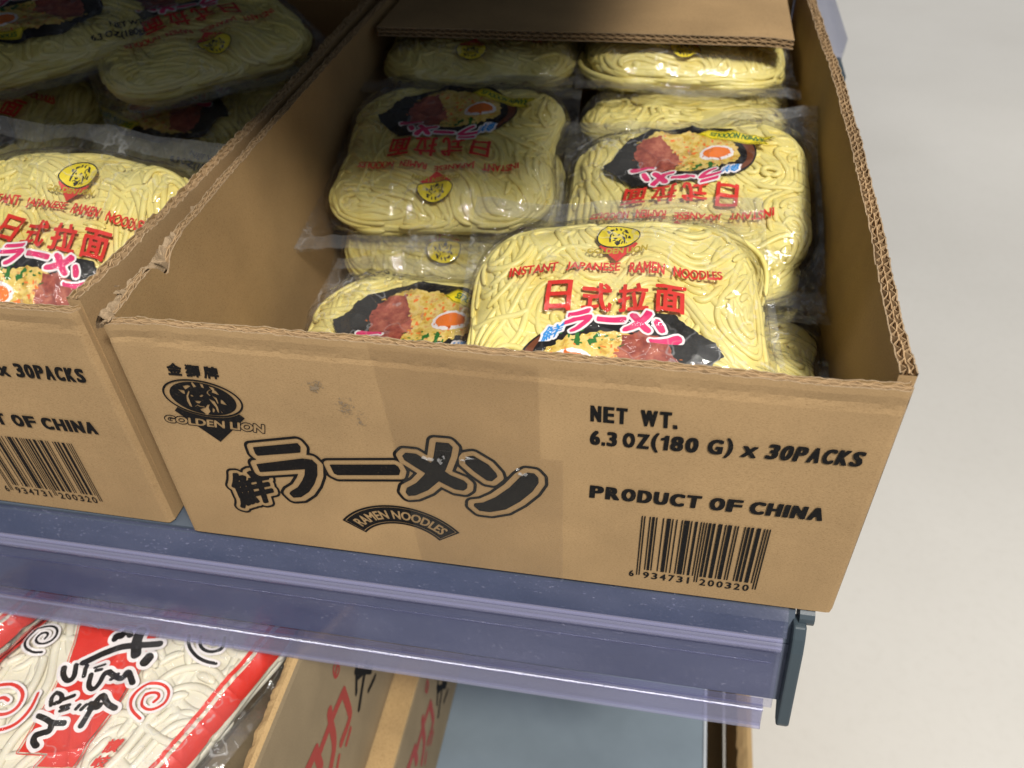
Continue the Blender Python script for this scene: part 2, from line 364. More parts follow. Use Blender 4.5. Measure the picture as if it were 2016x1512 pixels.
# ------------------------------------------------------------------ corrugated board
def board(mb, L, top, place, t=.0066, wl=.0078, seed=0, liner=None, rough=.0005, ends=True, inner=None, fl=None):
    """double-wall board: three liners and two fluted sheets. place(s, d, z) -> xyz, top(s) -> height"""
    liner = liner or KR; inner = inner or KRI; fl = fl or FLU
    s = np.linspace(0, L, max(8, int(L/.002)))
    def ply(s, d0, d1, k, mt, depth=None, amp=1.0, mt2=None):
        h = top(s)+rough*amp*(noise1(s*230, seed+k)+.7*noise1(s*700, seed+k+9))
        if depth: rows = [h-depth, h-depth*.3, h]
        else: rows = [h*0, h*.3, h*.6, h-.020, h-.015, h-.012, h-.009, h-.004, h]
        Z = np.stack(rows, 1); S = np.repeat(s[:, None], len(rows), 1)
        A = place(S, (d0[:, None] if hasattr(d0, 'shape') else d0)+0*S, Z); B = place(S, (d1[:, None] if hasattr(d1, 'shape') else d1)+0*S, Z)
        mb.grid(A, mt); mb.grid(B, mt2 or mt, True)
        mb.grid(np.stack([A[:, -1], B[:, -1]], 1), TORN if not depth else fl)
    ply(s, 0, .0007, 1, liner); ply(s, t-.0007, t, 2, inner)
    ply(s, t/2-.0003, t/2+.0003, 3, fl, .03)
    f = np.arange(0, L, wl/12)
    for k, (a, b) in enumerate(((.0007, t/2-.0003), (t/2+.0003, t-.0007))):
        ph = f/wl*2*math.pi+k*1.9+2.4*noise1(f*28, seed+40+k)
        c = (a+b)/2+(b-a)/2*.93*np.sin(ph)*(.86+.34*noise1(f*45, seed+50+k))
        c = np.clip(c, a+.0002, b-.0002)
        ply(f, c-.00022, c+.00022, 5+k, fl, .03, .8)
    if ends:
        for e in (0.0, L):
            h = float(top(np.array([e]))[0])-.0012
            mb.add([place(np.array(e), np.array(d), np.array(z)) for d, z in ((0, 0), (t, 0), (t, h), (0, h))], [(0, 1, 2, 3)] if e else [(3, 2, 1, 0)], liner)

W, H, D, T = .400, .1738, .62, .0066
EAN_L = ['0001101','0011001','0010011','0111101','0100011','0110001','0101111','0111011','0110111','0001011']
def ean(code):
    par = ['LLLLLL','LLGLGG','LLGGLG','LLGGGL','LGLLGG','LGGLLG','LGGGLL','LGLGLG','LGLGGL','LGGLGL'][int(code[0])]
    Rr = lambda c: ''.join('10'[int(b)] for b in EAN_L[int(c)])
    bits = '101'+''.join(EAN_L[int(c)] if p == 'L' else Rr(c)[::-1] for c, p in zip(code[1:7], par))+'01010'+''.join(Rr(c) for c in code[7:])+'101'
    return bits
def carton_prints(root):
    off = lambda y: (lambda p: np.stack([p[:, 0], np.full(len(p), y), p[:, 1]], 1))
    on = off(-.0004)
    # weight, two lines of bold condensed capitals
    mb = MB()
    a = Art(254, 130, 304, 149, .2); emboss(mb, a, np.minimum(a.chars('NET', 256.8, 275.0, 134.2, 145.0, .012, -.2, .6, .4), a.chars('WT.', 281.6, 299.6, 134.5, 145.3, .012, -.5, .6, .4)), on, INK)
    a = Art(254, 112, 392, 136, .2); F = None
    for s, x0, x1, z0, z1, ln in (('6.3', 256.9, 270.6, 117.8, 128.0, 0), ('OZ', 273.4, 286.6, 118.4, 128.8, 0), ('180', 292.0, 310.6, 119.2, 129.6, .2), ('G', 315.0, 322.4, 119.9, 130.3, .3), ('30PACKS', 342.8, 387.6, 120.5, 131.0, 1.3)):
        f = a.chars(s, x0, x1, z0, z1, .022, ln, .6, .4, .14); F = f if F is None else np.minimum(F, f)
    for s, x0, x1, z0, z1, sh, b in (('(', 288.0, 290.8, 117.4, 130.2, 0, .5), (')', 323.8, 326.6, 118.6, 131.6, .4, .5), ('x', 331.8, 338.2, 120.6, 127.4, .6, .55)):
        F = np.minimum(F, a.text(s, [(x0, z0), (x1, z0), (x1+sh, z1), (x0+sh, z1)], b))
    emboss(mb, a, F, on, INK); mb.build('weight_lettering', root)
    mb = MB(); a = Art(254, 73, 382, 94, .2)
    F = a.chars('PRODUCT', 257.6, 316.4, 77.0, 87.0, .018, .3, .8, .4, .12)
    F = np.minimum(F, np.minimum(a.chars('OF', 320.8, 337.4, 78.1, 88.1, .018, .4, .8, .4, .12), a.chars('CHINA', 341.2, 378.2, 78.5, 88.5, .018, .5, .8, .4, .12)))
    emboss(mb, a, F, on, INK); mb.build('origin_lettering', root)
    # barcode
    mb = MB(); bits = ean('6934731200320'); x0, x1 = 286.6, 354.8; u = (x1-x0)/len(bits); i = 0
    while i < len(bits):
        j = i
        while j < len(bits) and bits[j] == bits[i]: j += 1
        if bits[i] == '1':
            long_ = i < 3 or i > 91 or 45 <= i <= 49; xa, xb = x0+i*u+.04, x0+j*u-.04; z0 = 13.6 if long_ else 19.2; zt = 66.9+(xa-x0)*.014
            P = np.array([(xa, z0), (xb, z0), (xb, zt), (xa, zt)])/1000; mb.add(on(P), [(0, 1, 2, 3)], INK)
        i = j
    a = Art(280, 8, 354, 20, .22); F = a.text('6', rect(282.6, 11.6, 285.2, 17.2), .15)
    for s, xs in (('934731', 290.8), ('200320', 323.2)):
        for k, c in enumerate(s):
            xx = xs+k*4.85; F = np.minimum(F, a.text(c, rect(xx+(1.1 if c == '1' else 0), 11.4, xx+(1.9 if c == '1' else 3.2), 17.2), .15))
    emboss(mb, a, F, on, INK); mb.build('barcode', root)
    # oval lion emblem over a triangle, outlined name
    mb = MB(); a = Art(12, 86, 80, 150, .22)
    outer = a.ellipse(*OVAL, 23.4, 13.6, -.06); ring = np.maximum(outer, -(a.ellipse(*OVAL, 22.2, 12.5, -.06)))
    disc = np.maximum(a.ellipse(44.8, 122.2, 19.3, 11.9, -.06), -a.polys(LION))
    gl = a.text('GOLDEN LION', [(15.6,100.9),(75.0,100.4),(76.4,106.4),(16.6,105.8)], .35)
    tri = np.maximum(np.maximum(a.polys([TRI]), -(outer-.5)), -gl)
    F = np.minimum(np.minimum(ring, disc), np.minimum(tri, np.maximum(gl-.55, -gl)))
    emboss(mb, a, F, on, INK); mb.build('lion_emblem', root)
    mb = MB(); a = Art(28, 136, 62, 149, .2); F = None
    for k, c in enumerate('金獅牌'):
        f = a.text(c, [(29.6+k*10.6, 138.0), (37.6+k*10.6, 138.2), (38.6+k*10.6, 146.2), (30.9+k*10.6, 146.0)], .42); F = f if F is None else np.minimum(F, f)
    emboss(mb, a, F, on, INK); mb.build('brand_characters', root)
    # big outlined lettering
    mb = MB(); a = Art(30, 20, 240, 118, .5)
    lg = a.polys(LOGO); sn = a.text('鮮', SEN, 1.0)
    F = np.minimum(lg, np.maximum(lg-5.3, -(lg-3.5)))
    s2 = np.maximum(np.maximum(sn-4.0, -(sn-2.5)), -(lg-5.3)); F = np.minimum(F, np.minimum(np.maximum(sn, -(lg-5.3)), s2))
    emboss(mb, a, F, on, INK); mb.build('ramen_lettering', root)
    # arched banner
    mb = MB(); a = Art(104, 18, 188, 54, .25)
    P = np.array([(108.7,30.7),(143.3,50.3),(181.9,32.2)])
    (x1_, y1_), (x2_, y2_), (x3_, y3_) = P
    dd = 2*(x1_*(y2_-y3_)+x2_*(y3_-y1_)+x3_*(y1_-y2_))
    ux = ((x1_**2+y1_**2)*(y2_-y3_)+(x2_**2+y2_**2)*(y3_-y1_)+(x3_**2+y3_**2)*(y1_-y2_))/dd
    uy = ((x1_**2+y1_**2)*(x3_-x2_)+(x2_**2+y2_**2)*(x1_-x3_)+(x3_**2+y3_**2)*(x2_-x1_))/dd
    ro = math.hypot(x1_-ux, y1_-uy); ri = ro-16.5
    r = np.hypot(a.X-ux, a.Y-uy); th = np.degrees(np.arctan2(a.Y-uy, a.X-ux)); t0 = math.degrees(math.atan2(y1_-uy, x1_-ux)); t1 = math.degrees(math.atan2(y3_-uy, x3_-ux))
    ban = lambda k: np.maximum(np.maximum(r-ro+k, ri+k-r), np.maximum((th-t0)*ro*math.pi/180+k*.9, (t1-th)*ro*math.pi/180+k*.9))
    F = np.minimum(np.maximum(ban(0), -ban(1.4)), ban(1.9))
    E = text_edges('RAMEN NOODLES')[0]; p = E.reshape(-1, 2); ang = np.radians(t0-7+(t1+7-(t0-7))*p[:, 0]); rr = ri+4.4+p[:, 1]*7.4
    E2 = np.stack([ux+rr*np.cos(ang), uy+rr*np.sin(ang)], 1).reshape(-1, 4)
    F = np.maximum(F, -(sdf_edges(a.X, a.Y, E2)-.28))
    emboss(mb, a, F, on, INK); mb.build('arched_banner', root)
    # scuff marks
    mb = MB(); a = Art(100, 104, 146, 156, .3)
    n = .55*noise2(a.X*.35, a.Y*.6, 4)+.55*noise2(a.X*1.3, a.Y*2.4, 5)+.6*noise2(a.X*3.1, a.Y*3.6, 6)
    g = np.minimum(np.minimum(np.hypot((a.X-128)/11, (a.Y-127)/13), np.hypot((a.X-113)/9, (a.Y-139)/9)), np.hypot((a.X-133)/8, (a.Y-118)/9))
    emboss(mb, a, (g*.95-.14)-n*.75, off(-.0003), SMUDGE); mb.build('scuff_mark', root)
    # clear packing tape and torn flakes of it
    mb = MB()
    for y, q in ((-.0009, [(155.5, 1), (243.5, 1), (243.5, 104.5), (151.5, 101)]), (-.0007, [(151.4, 100.0), (231.3, 103.5), (231.2, 166.8), (146.4, 172.0)])):
        q = np.array(q)/1000; n = 14; uu, vv = np.meshgrid(np.linspace(0, 1, n), np.linspace(0, 1, n), indexing='ij')
        P = q[0]*((1-uu)*(1-vv))[..., None]+q[1]*(uu*(1-vv))[..., None]+q[2]*(uu*vv)[..., None]+q[3]*((1-uu)*vv)[..., None]
        mb.grid(np.stack([P[..., 0], y+0*uu, P[..., 1]], -1), TAPE)
    mb.build('packing_tape', root)
    rn = random.Random(3)
    for (x, z, ww, hh) in ((168.5, 95.5, 6, 3), (175, 94, 4, 5), (178, 98, 2, 3), (193, 99, 6, 2), (190, 97, 3, 2), (222, 91, 4, 4), (219, 94, 2, 2)):
        mb = MB()
        for k in range(3):
            c = np.array([x+rn.uniform(-1, 1)*ww*.4, z+rn.uniform(-1, 1)*hh*.4])
            pts = [(c[0]+ww*.5*rn.uniform(.3, 1)*math.cos(t), c[1]+hh*.5*rn.uniform(.3, 1)*math.sin(t)) for t in np.linspace(0, 2*math.pi, 7)[:-1]]
            mb.add([(px/1000, -.0012-.0002*k-rn.uniform(0, .0012)*(i % 2), pz/1000) for i, (px, pz) in enumerate(pts)], [tuple(range(6))], FLAKE)
        mb.build('tape_flake', root)

def corner(S, L, r=.0035):
    e = np.maximum(np.maximum(r-S, S-(L-r)), 0); return r-np.sqrt(np.maximum(r*r-e*e, 0))
def build_carton(root, seed=0, flap=True):
    # front panel: corner edges rounded, upper fold line slightly pressed in, top edge worn
    ftop = lambda s: H-.0022-.0012*np.exp(-((s-.36)/.03)**2)-.0030*np.exp(-(s/.012)**2)+.0006*noise1(s*14, seed)
    def pf(S, d, Z):
        dent = .0007*np.exp(-((Z-(H-.013))/.0022)**2)+.0006*noise2(S*9, Z*9, seed+3)*(Z > .01)*(Z < H-.01)
        return np.stack([S, d+corner(S, W)+np.where(d < .001, dent, 0), Z], -1)
    mb = MB(); board(mb, W, ftop, pf, .0056, .0092, seed=seed, rough=.0008); mb.build('front_panel', root)
    # side panels: the right one bows outwards, its rim is crushed
    def pr(S, d, Z): return np.stack([W-d+.0055*np.sin(np.pi*np.clip(S/.5, 0, 1))*(Z/H)**1.5+.0012*noise1(S*25, 7)*(Z/H)**8, T+.0004+S, Z], -1)
    rtop = lambda s: H+.0005+.0008*noise1(s*40, seed+21)+.0012*np.exp(-(s/.02)**2)
    mb = MB(); board(mb, D-T, rtop, pr, .0078, .0074, seed+20, rough=.0013); mb.build('side_panel', root)
    def plf(S, d, Z): return np.stack([d-.0015*np.sin(np.pi*np.clip(S/.5, 0, 1))*(Z/H), T+.0004+(D-T-S), Z], -1)
    def ltop(s):
        y = D-T-s; torn = np.clip(1-y/.14, 0, 1)
        return H+.0010-torn*(.0050+.0040*noise1(y*60, seed+31))-.010*np.exp(-((y-.052)/.006)**2)
    mb = MB(); board(mb, D-T, ltop, plf, .0060, .0078, seed+30, rough=.0008)
    # torn plies along the front end of the left rim
    n = 90; y = np.linspace(.001, .150, n); k = 9
    wdt = .0046+.0052*np.clip(1-y/.13, 0, 1)**.8*(1+.35*noise1(y*70, seed+33))
    yy = np.repeat(y[:, None], k, 1); u = np.linspace(0, 1, k)[None]
    xx = -.0036+u*wdt[:, None]+.0012*noise2(yy*260, u*3, seed+34)
    zz = H-.0022+.0022*noise2(yy*170, u*2.2, seed+35)+.0018*noise2(yy*420, u*5, seed+36)-.009*(np.abs(u-.5)*2)**3*1.0
    mb.grid(np.stack([xx, yy, zz], -1), TORN); mb.grid(np.stack([xx+.0004, yy, zz-.0007], -1), TORN, True)
    rn = random.Random(seed+5)
    for q in range(9):   # ragged paper shreds
        y0 = rn.uniform(.0, .075); a = rn.uniform(0, 6.28); l = rn.uniform(.003, .007); b = rn.uniform(.0006, .0014); x0 = rn.uniform(-.004, .007); z0 = H-.002+rn.uniform(-.003, .002)
        c = np.array([x0, y0, z0]); dx = np.array([math.cos(a), math.sin(a), rn.uniform(-.2, .2)])*l; e = np.array([-math.sin(a), math.cos(a), rn.uniform(-.2, .2)])*b
        mb.add([c-e, c+e, c+dx*.6+e*.8+np.array([0, 0, .0012]), c+dx, c+dx*.5-e], [(0, 1, 2, 3, 4)], TORN)
    mb.build('side_panel', root)
    mb = MB(); mb.box((.0066, T+.0008, .0005), (W-.0092, D-.0005, .004), KRI); mb.build('base_panel', root)
    mb = MB(); mb.box((.0066, D-.006, .0045), (W-.0092, D, H-.014), KRI); mb.build('back_panel', root)
    if flap:
        hl = .172
        def pl(S, d, Z): return np.stack([.0125+S, .4445+(hl-Z)+.0012*noise1(S*8, 3)+0*d, H-.0040-d-.0022*np.clip((S-.33)/.034, 0, 1)**2], -1)
        mb = MB(); board(mb, .3645, lambda s: hl+.0004*noise1(s*30, 4), pl, .0078, .0080, seed+60, rough=.0004, liner=KR); mb.build('top_flap', root)
        mb = MB()
carton = empty('carton', 'open kraft carton of ramen packs at the shelf corner, lion emblem on its front', 'carton', (0, 0, 0), group='cartons on the upper shelf')
build_carton(carton, 0); carton_prints(carton)
left_carton = carton.copy(); COL.objects.link(left_carton); left_carton.location = (-.4155, .006, .0)
left_carton.rotation_euler = (0, 0, R(-.35))
left_carton['label'] = 'neighbouring kraft carton cut off by the left edge, only its barcode end in view'
for ch in list(carton.children):
    if not ch.name.startswith('top_flap'): copy_tree(ch, left_carton)

# ------------------------------------------------------------------ noodle packs
class Slab:
    """rounded slab: parameter plane -> surface"""
    def __init__(s, a, b, th, rc, seed, bulge=.004, lump=.0016, wr=1.0, warp=.0, taper=.0, edge=1.0):
        s.wr, s.warp, s.taper = wr, warp, taper
        s.a, s.b, s.R, s.rc, s.seed, s.bulge, s.lump = a, b, th/2, rc, seed, bulge, lump; s.Rh = s.R*edge; s.Rm = (s.R+s.Rh)/2
    def sd(s, p):
        A = np.array([s.a-s.Rh-s.rc, s.b-s.Rh-s.rc]); q = np.abs(p)-A; m = np.maximum(q, 0); l = np.sqrt((m**2).sum(-1))
        d = l+np.minimum(q.max(-1), 0)-s.rc
        g = np.where(l[..., None] > 1e-9, m/np.maximum(l, 1e-9)[..., None], np.where((q[..., :1] > q[..., 1:]), np.array([1., 0]), np.array([0, 1.])))
        return d, g*np.sign(p)
    def at(s, p, off=0.0, sign=1.0, film=False):
        d, g = s.sd(p); e = np.maximum(d, 0); ph = e/s.Rm; lim = math.pi/2 if film else 1.9
        phc = np.minimum(ph, lim); extra = np.maximum(e-s.Rm*lim, 0) if film else 0*e
        Rr = s.R+off
        xy = p-g*e[..., None]+g*((s.Rh+off)*np.sin(phc)+extra)[..., None]
        xy0 = xy; wp = s.warp
        xy = xy+wp*np.stack([noise2(xy[..., 1]*17, xy[..., 0]*9, s.seed+21), noise2(xy[..., 0]*19, xy[..., 1]*9, s.seed+22)], -1)*np.clip(np.linalg.norm(xy, axis=-1, keepdims=True)/.06, 0, 1)
        xy = xy*np.stack([1+s.taper*xy[..., 1]/s.b, np.ones_like(xy[..., 1])], -1)
        k = np.clip(1-(xy0[..., 0]/s.a)**2, 0, 1)*np.clip(1-(xy0[..., 1]/s.b)**2, 0, 1)
        z = Rr*np.cos(phc)+s.bulge*k+s.lump*noise2(xy[..., 0]*38, xy[..., 1]*38, s.seed)*np.clip(np.cos(phc), 0, 1)
        z = z*sign
        if film:
            fl = np.clip((ph-1.1)/.5, 0, 1)
            ed = np.clip((d+.02)/.03, 0, 1)
            sw = np.clip((np.abs(g[..., 0])-np.abs(g[..., 1]))*2+.5, 0, 1); r1 = 1-np.abs(noise2(xy[..., 0]*85, xy[..., 1]*24, s.seed+7)*(1-sw)+noise2(xy[..., 0]*24, xy[..., 1]*80, s.seed+17)*sw); r2 = 1-np.abs(noise2(xy[..., 0]*60+xy[..., 1]*60, xy[..., 1]*40-xy[..., 0]*30, s.seed+8))
            z = z+sign*(.0014*r2**3+s.wr*(.0034*ed+.0004)*r1**4*(1-fl))+fl*(.0045*noise2(xy[..., 0]*34, xy[..., 1]*20, s.seed+9)+.0012*noise2(xy[..., 0]*120, xy[..., 1]*20, s.seed+10)*np.clip(extra/.008, 0, 1))+sign*.00025
        return np.concatenate([xy, z[..., None]], -1)
def strands(sl, n, rad, seed, mt, name, step=.0025, ns=60, parent=None, wl=(.045, .22), aniso=1.0):
    rg = np.random.default_rng(seed); lim = sl.Rm*1.65
    K = 16; kk = 2*np.pi/rg.uniform(*wl, K); an = rg.uniform(0, 2*np.pi, K); kx, ky = kk*np.cos(an)*aniso, kk*np.sin(an); am = 1/kk*rg.uniform(.5, 1.2, K); fz = rg.uniform(0, 6.28, K); drift = np.abs(am*kk).mean()*math.sqrt(K)
    def psi(p, layer):
        v = (am*np.sin(p[..., :1]*kx+p[..., 1:]*ky+fz+layer[..., None]*3.1)).sum(-1)+.35*drift*(p[..., 0]*math.cos(seed)+p[..., 1]*math.sin(seed))
        d, _ = sl.sd(p); t = np.clip((lim-d)/.020, 0, 1); return v*t*t*(3-2*t)
    ext = np.array([sl.a-sl.Rh+lim, sl.b-sl.Rh+lim]); h = 1e-4; ex, ey = np.array([h, 0]), np.array([0, h])
    def trace(p, lay, k):
        out = [p]
        for i in range(k):
            def vel(q):
                v = np.stack([(psi(q+ey, lay)-psi(q-ey, lay)), -(psi(q+ex, lay)-psi(q-ex, lay))], -1)
                return v/np.maximum(np.linalg.norm(v, axis=-1, keepdims=True), 1e-9)
            v = vel(p); v = vel(p+v*step*.5); p = p+v*step; d, g = sl.sd(p); p = p-g*np.maximum(d-lim, 0)[:, None]; out.append(p)
        return np.stack(out, 1)
    def seeds(k):
        p = rg.uniform(-1, 1, (k*3, 2))*ext; return p[sl.sd(p)[0] < lim*.97][:k]
    # upper layer: strands lie side by side, each stops where it meets another
    p0 = seeds(1500); PT = trace(p0, np.zeros(len(p0)), ns); cell = rad*.5; off = ext+.01; gw = (2*off/cell).astype(int)+2
    occ = np.zeros((gw[0], gw[1]), bool); dr = int(1.7*rad/cell+.5); dk = [(a, b) for a in range(-dr, dr+1) for b in range(-dr, dr+1) if a*a+b*b <= (1.7*rad/cell)**2]
    dk = np.array(dk); top = []
    for path in PT:
        c = ((path+off)/cell).astype(int); c = np.clip(c, dr, gw-dr-1); hit = occ[c[:, 0], c[:, 1]]
        k = int(np.argmax(hit)) if hit.any() else len(path)
        k = min(k, int(rg.integers(24, ns)))
        if k < 7: continue
        top.append((path, k)); cc = (c[:k, None]+dk[None]).reshape(-1, 2); cc = np.clip(cc, 0, gw-1); occ[cc[:, 0], cc[:, 1]] = True
    lo = seeds(n//3); PL = trace(lo, rg.choice([.6, 1.0], len(lo)), ns)
    ov = seeds(max(8, n//7)); PO = trace(ov, np.full(len(ov), .3), ns)
    P = np.concatenate([np.stack([q for q, k in top]), PL, PO]); ln0 = np.array([k for q, k in top]+[int(v) for v in rg.integers(ns//2, ns, len(PL))]+[int(v) for v in rg.integers(14, ns//2, len(PO))])
    base_o = np.concatenate([np.full(len(top), -1.12*rad), np.full(len(PL), -1.55*rad), rg.uniform(-1.0, -.35, len(PO))*rad]); n = len(P); m = P.shape[1]
    o = base_o[:, None]+rad*.30*np.sin(np.linspace(0, 1, m)[None]*rg.uniform(4, 16, (n, 1))+rg.uniform(0, 6, (n, 1)))-.0004
    X = sl.at(P, o); N = sl.at(P, o+.001)-X; N /= np.maximum(np.linalg.norm(N, axis=-1, keepdims=True), 1e-9)
    for _ in range(2): X[:, 1:-1] = .5*X[:, 1:-1]+.25*(X[:, :-2]+X[:, 2:])
    Tn = np.gradient(X, axis=1); Tn /= np.maximum(np.linalg.norm(Tn, axis=-1, keepdims=True), 1e-9)
    B = np.cross(Tn, N); B /= np.maximum(np.linalg.norm(B, axis=-1, keepdims=True), 1e-9); N = np.cross(B, Tn)
    S = 7; th = np.linspace(0, 2*np.pi, S, endpoint=False)
    ln = ln0; V = []; Fc = []; base = 0
    for i in range(n):
        k = ln[i]; r = rad*rg.uniform(.88, 1.1)*np.minimum(1, np.minimum(np.arange(k), k-1-np.arange(k))*.5+.35)
        ring = X[i, :k, None]+(B[i, :k, None]*np.cos(th)[None, :, None]*1.08+N[i, :k, None]*np.sin(th)[None, :, None]*.80)*r[:, None, None]
        V.append(ring.reshape(-1, 3)); I = np.arange(k*S).reshape(k, S)+base
        q = np.stack([I[:-1], np.roll(I[:-1], -1, 1), np.roll(I[1:], -1, 1), I[1:]], -1).reshape(-1, 4); Fc.append(q); base += k*S
    VV = np.concatenate(V); FF = np.concatenate(Fc)
    mb = MB(); mb.add(VV, FF.tolist(), mt); mb.add(VV*np.array([1, -1, -1]), FF.tolist(), mt)   # upper and under side
    # the mass of noodles underneath
    g1 = np.linspace(-ext[0], ext[0], 44); g2 = np.linspace(-ext[1], ext[1], 50); G = np.stack(np.meshgrid(g1, g2, indexing='ij'), -1)
    d, g = sl.sd(G); G = G-g*np.maximum(d-sl.Rm*1.6, 0)[..., None]
    mb.grid(sl.at(G, -rad*1.42), mt); Q = sl.at(G, -rad*1.42); Q[..., 2] = -np.abs(Q[..., 2])*.9; mb.grid(Q, mt, True)
    return mb.build(name, parent, True)
def film_sheet(sl, off, fin, side, res, mt, name, parent):
    q = sl.Rm*math.pi/2
    gx = np.linspace(-(sl.a-sl.Rh+q+side), sl.a-sl.Rh+q+side, int(2*sl.a/res)); gy = np.linspace(-(sl.b-sl.Rh+q+fin), sl.b-sl.Rh+q+fin, int(2*sl.b/res)+14)
    G = np.stack(np.meshgrid(gx, gy, indexing='ij'), -1)
    mb = MB(); mb.grid(sl.at(G, off, 1, True), mt); mb.grid(sl.at(G, off, -1, True), mt, True)
    o = mb.build(name, parent, True)
    for sg in (-1, 1):   # welded, slightly milky ends
        gy2 = sg*np.linspace(sl.b-sl.Rh+q+fin*.30, sl.b-sl.Rh+q+fin*1.0, 12); G = np.stack(np.meshgrid(gx, gy2, indexing='ij'), -1)
        G[..., 1] += sg*.004*noise2(G[..., 0]*32, 3.3+sg, sl.seed+61)*np.linspace(1, 0, 12)[None]
        P = sl.at(G, off, 1, True); P[..., 2] += .0006+.00035*np.sin(gy2*2*math.pi/.0036)[None]
        mb = MB(); mb.grid(P, SEAL); mb.build('end_seal', parent, True)
    return o

FO = .0024
def printer(sl, extra=-.0010, shift=0.0):
    def mp(level):
        return lambda p: sl.at((p-np.array([0, shift]))*np.array([1.03, 1]), FO+extra+level*.00010, 1, True)
    return mp
def ramen_prints(sl, root):
    mp = printer(sl, shift=.0095)
    # emblem
    mb = MB(); sx = .57; C = np.array([44.6, 122.3])
    tf = lambda L: [((np.array(p)-C)*sx+np.array([0, 69])).tolist() for p in L]
    a = Art(-20, 44, 20, 82, .3)
    ov = a.ellipse(0, 69, 13.6, 8.6)
    emboss(mb, a, np.maximum(a.polys([tf(TRI)]), -(ov-.3)), mp(0), RED)
    emboss(mb, a, ov+.7, mp(1), YEL)
    dark = np.minimum(np.maximum(ov, -(ov+.75)), np.maximum(a.polys([tf(L) for L in LION])-.12, ov+1.6))
    emboss(mb, a, dark, mp(2), BLK)
    emboss(mb, a, a.text('GOLDEN LION', [(-18, 56.2), (18, 56.2), (18.4, 60.2), (-18.4, 60.2)], .2), mp(2), GOLD)
    mb.build('lion_emblem', root)
    # lettering
    mb = MB(); a = Art(-67, 10, 67, 52, .4)
    F = None
    for s, x0, x1 in (('INSTANT', -63, -34.5), ('JAPANESE', -29, 3), ('RAMEN', 9, 29.5), ('NOODLES', 35, 63)):
        y = lambda x: 42.2-3.2*(x/63)**2
        f = a.text(s, [(x0, y(x0)), (x1, y(x1)), (x1, y(x1)+7.2), (x0, y(x0)+7.2)], .22); F = f if F is None else np.minimum(F, f)
    emboss(mb, a, F, mp(0), RED)
    F = None
    for k, c in enumerate('日式拉面'):
        x0 = -39+k*21.3; f = a.text(c, [(x0, 14.5), (x0+(14.5 if k == 0 else 17), 14.5), (x0+(15 if k == 0 else 17.4), 33.5), (x0+.6, 33.5)], .5); F = f if F is None else np.minimum(F, f)
    emboss(mb, a, F, mp(0), RED)
    mb.build('red_lettering', root)
    # picture of the bowl
    mb = MB(); a = Art(-62, -46, 64, 18, .5); a.Y = (a.Y+17)/.72-24; n = noise2(a.X*.5, a.Y*.5, 3); n2 = noise2(a.X*.16, a.Y*.16, 8)
    bowl = a.ellipse(-2, -24, 51, 33.5); emboss(mb, a, bowl, mp(1), BLK)
    emboss(mb, a, np.maximum(np.maximum(bowl+1.2, -a.ellipse(4, -22, 50, 33)), -(a.Y+44)), mp(2), BRN)
    soup = a.ellipse(0, -25, 40, 25)+n2*2.5+n*1.8; emboss(mb, a, soup, mp(2), SOUP)
    nori = a.polys([[(18, 12), (36, 13), (56, -6), (60, -14), (52, -20), (48, -34), (30, -40), (24, -20)]])+n*.8; emboss(mb, a, nori, mp(3), NORI)
    meat = a.polys([[(6, -2), (20, 0), (31, -8), (36, -26), (30, -42), (16, -44), (8, -30), (2, -14)]])+n*2.0; emboss(mb, a, meat, mp(4), MEAT)
    egg = a.ellipse(-24, -22, 13, 8.6, .3)+n*.8; emboss(mb, a, egg, mp(3), WHITE); emboss(mb, a, a.ellipse(-24, -22.5, 10.2, 6.2, .3)+n*.5, mp(4), ORG)
    g = noise2(a.X*.42, a.Y*.42, 11)+.35*noise2(a.X*1.1, a.Y*1.1, 12); emboss(mb, a, np.maximum(.22-g, a.ellipse(-12, -5, 20, 7, -.1)), mp(4), GRN)
    emboss(mb, a, np.maximum(.5-noise2(a.X*.5, a.Y*.5, 15), soup+3), mp(3), ORG)
    mb.build('bowl_picture', root)
    # pink outlined word with its blue character
    mb = MB(); a = Art(-42, -8, 44, 20, .35); S = .392
    def lgp(p): q = np.array(p)-np.array([139, 70]); c, s_ = math.cos(R(-17)), math.sin(R(-17)); return [S*1.02*(q[0]*c-q[1]*s_)+2, S*1.02*(q[0]*s_+q[1]*c)*.9+5.2+(-.0026*(q[0]-10)**2*S)]
    LG = [[lgp(p) for p in L] for L in LOGO]; lg = a.polys(LG)-.3; sn = a.text('鮮', [lgp(((p[0]-56)*1.12+52, (p[1]-50)*1.12+52)) for p in SEN], .16)
    both = np.minimum(lg, sn); emboss(mb, a, both-1.35, mp(5), WHITE); emboss(mb, a, lg, mp(6), PINK); emboss(mb, a, sn, mp(6), BLUE)
    mb.build('pink_lettering', root)
    # weight and badge at the lower end
    mb = MB(); a = Art(24, -71, 70, -54, .3)
    emboss(mb, a, np.minimum(a.text('NET WT', rect(44, -60, 66, -56.2), .2), a.text('6.3 OZ(180g)', rect(28, -69, 66, -63), .25)), mp(0), BLK)
    mb.build('weight_lettering', root)
    mb = MB(); a = Art(-70, -56, -10, -24, .4); q = [(-66, -38), (-20, -52), (-12, -46), (-20, -40), (-62, -28), (-58, -34)]
    f = a.polys([q]); emboss(mb, a, f, mp(5), YEL); emboss(mb, a, np.maximum(f+.5, -(f+1.0)), mp(6), BLK)
    emboss(mb, a, a.text('RAMEN NOODLES', [(-59, -38.5), (-22, -49), (-20.5, -44), (-57.5, -33.5)], .2), mp(6), GRN)
    mb.build('yellow_badge', root)
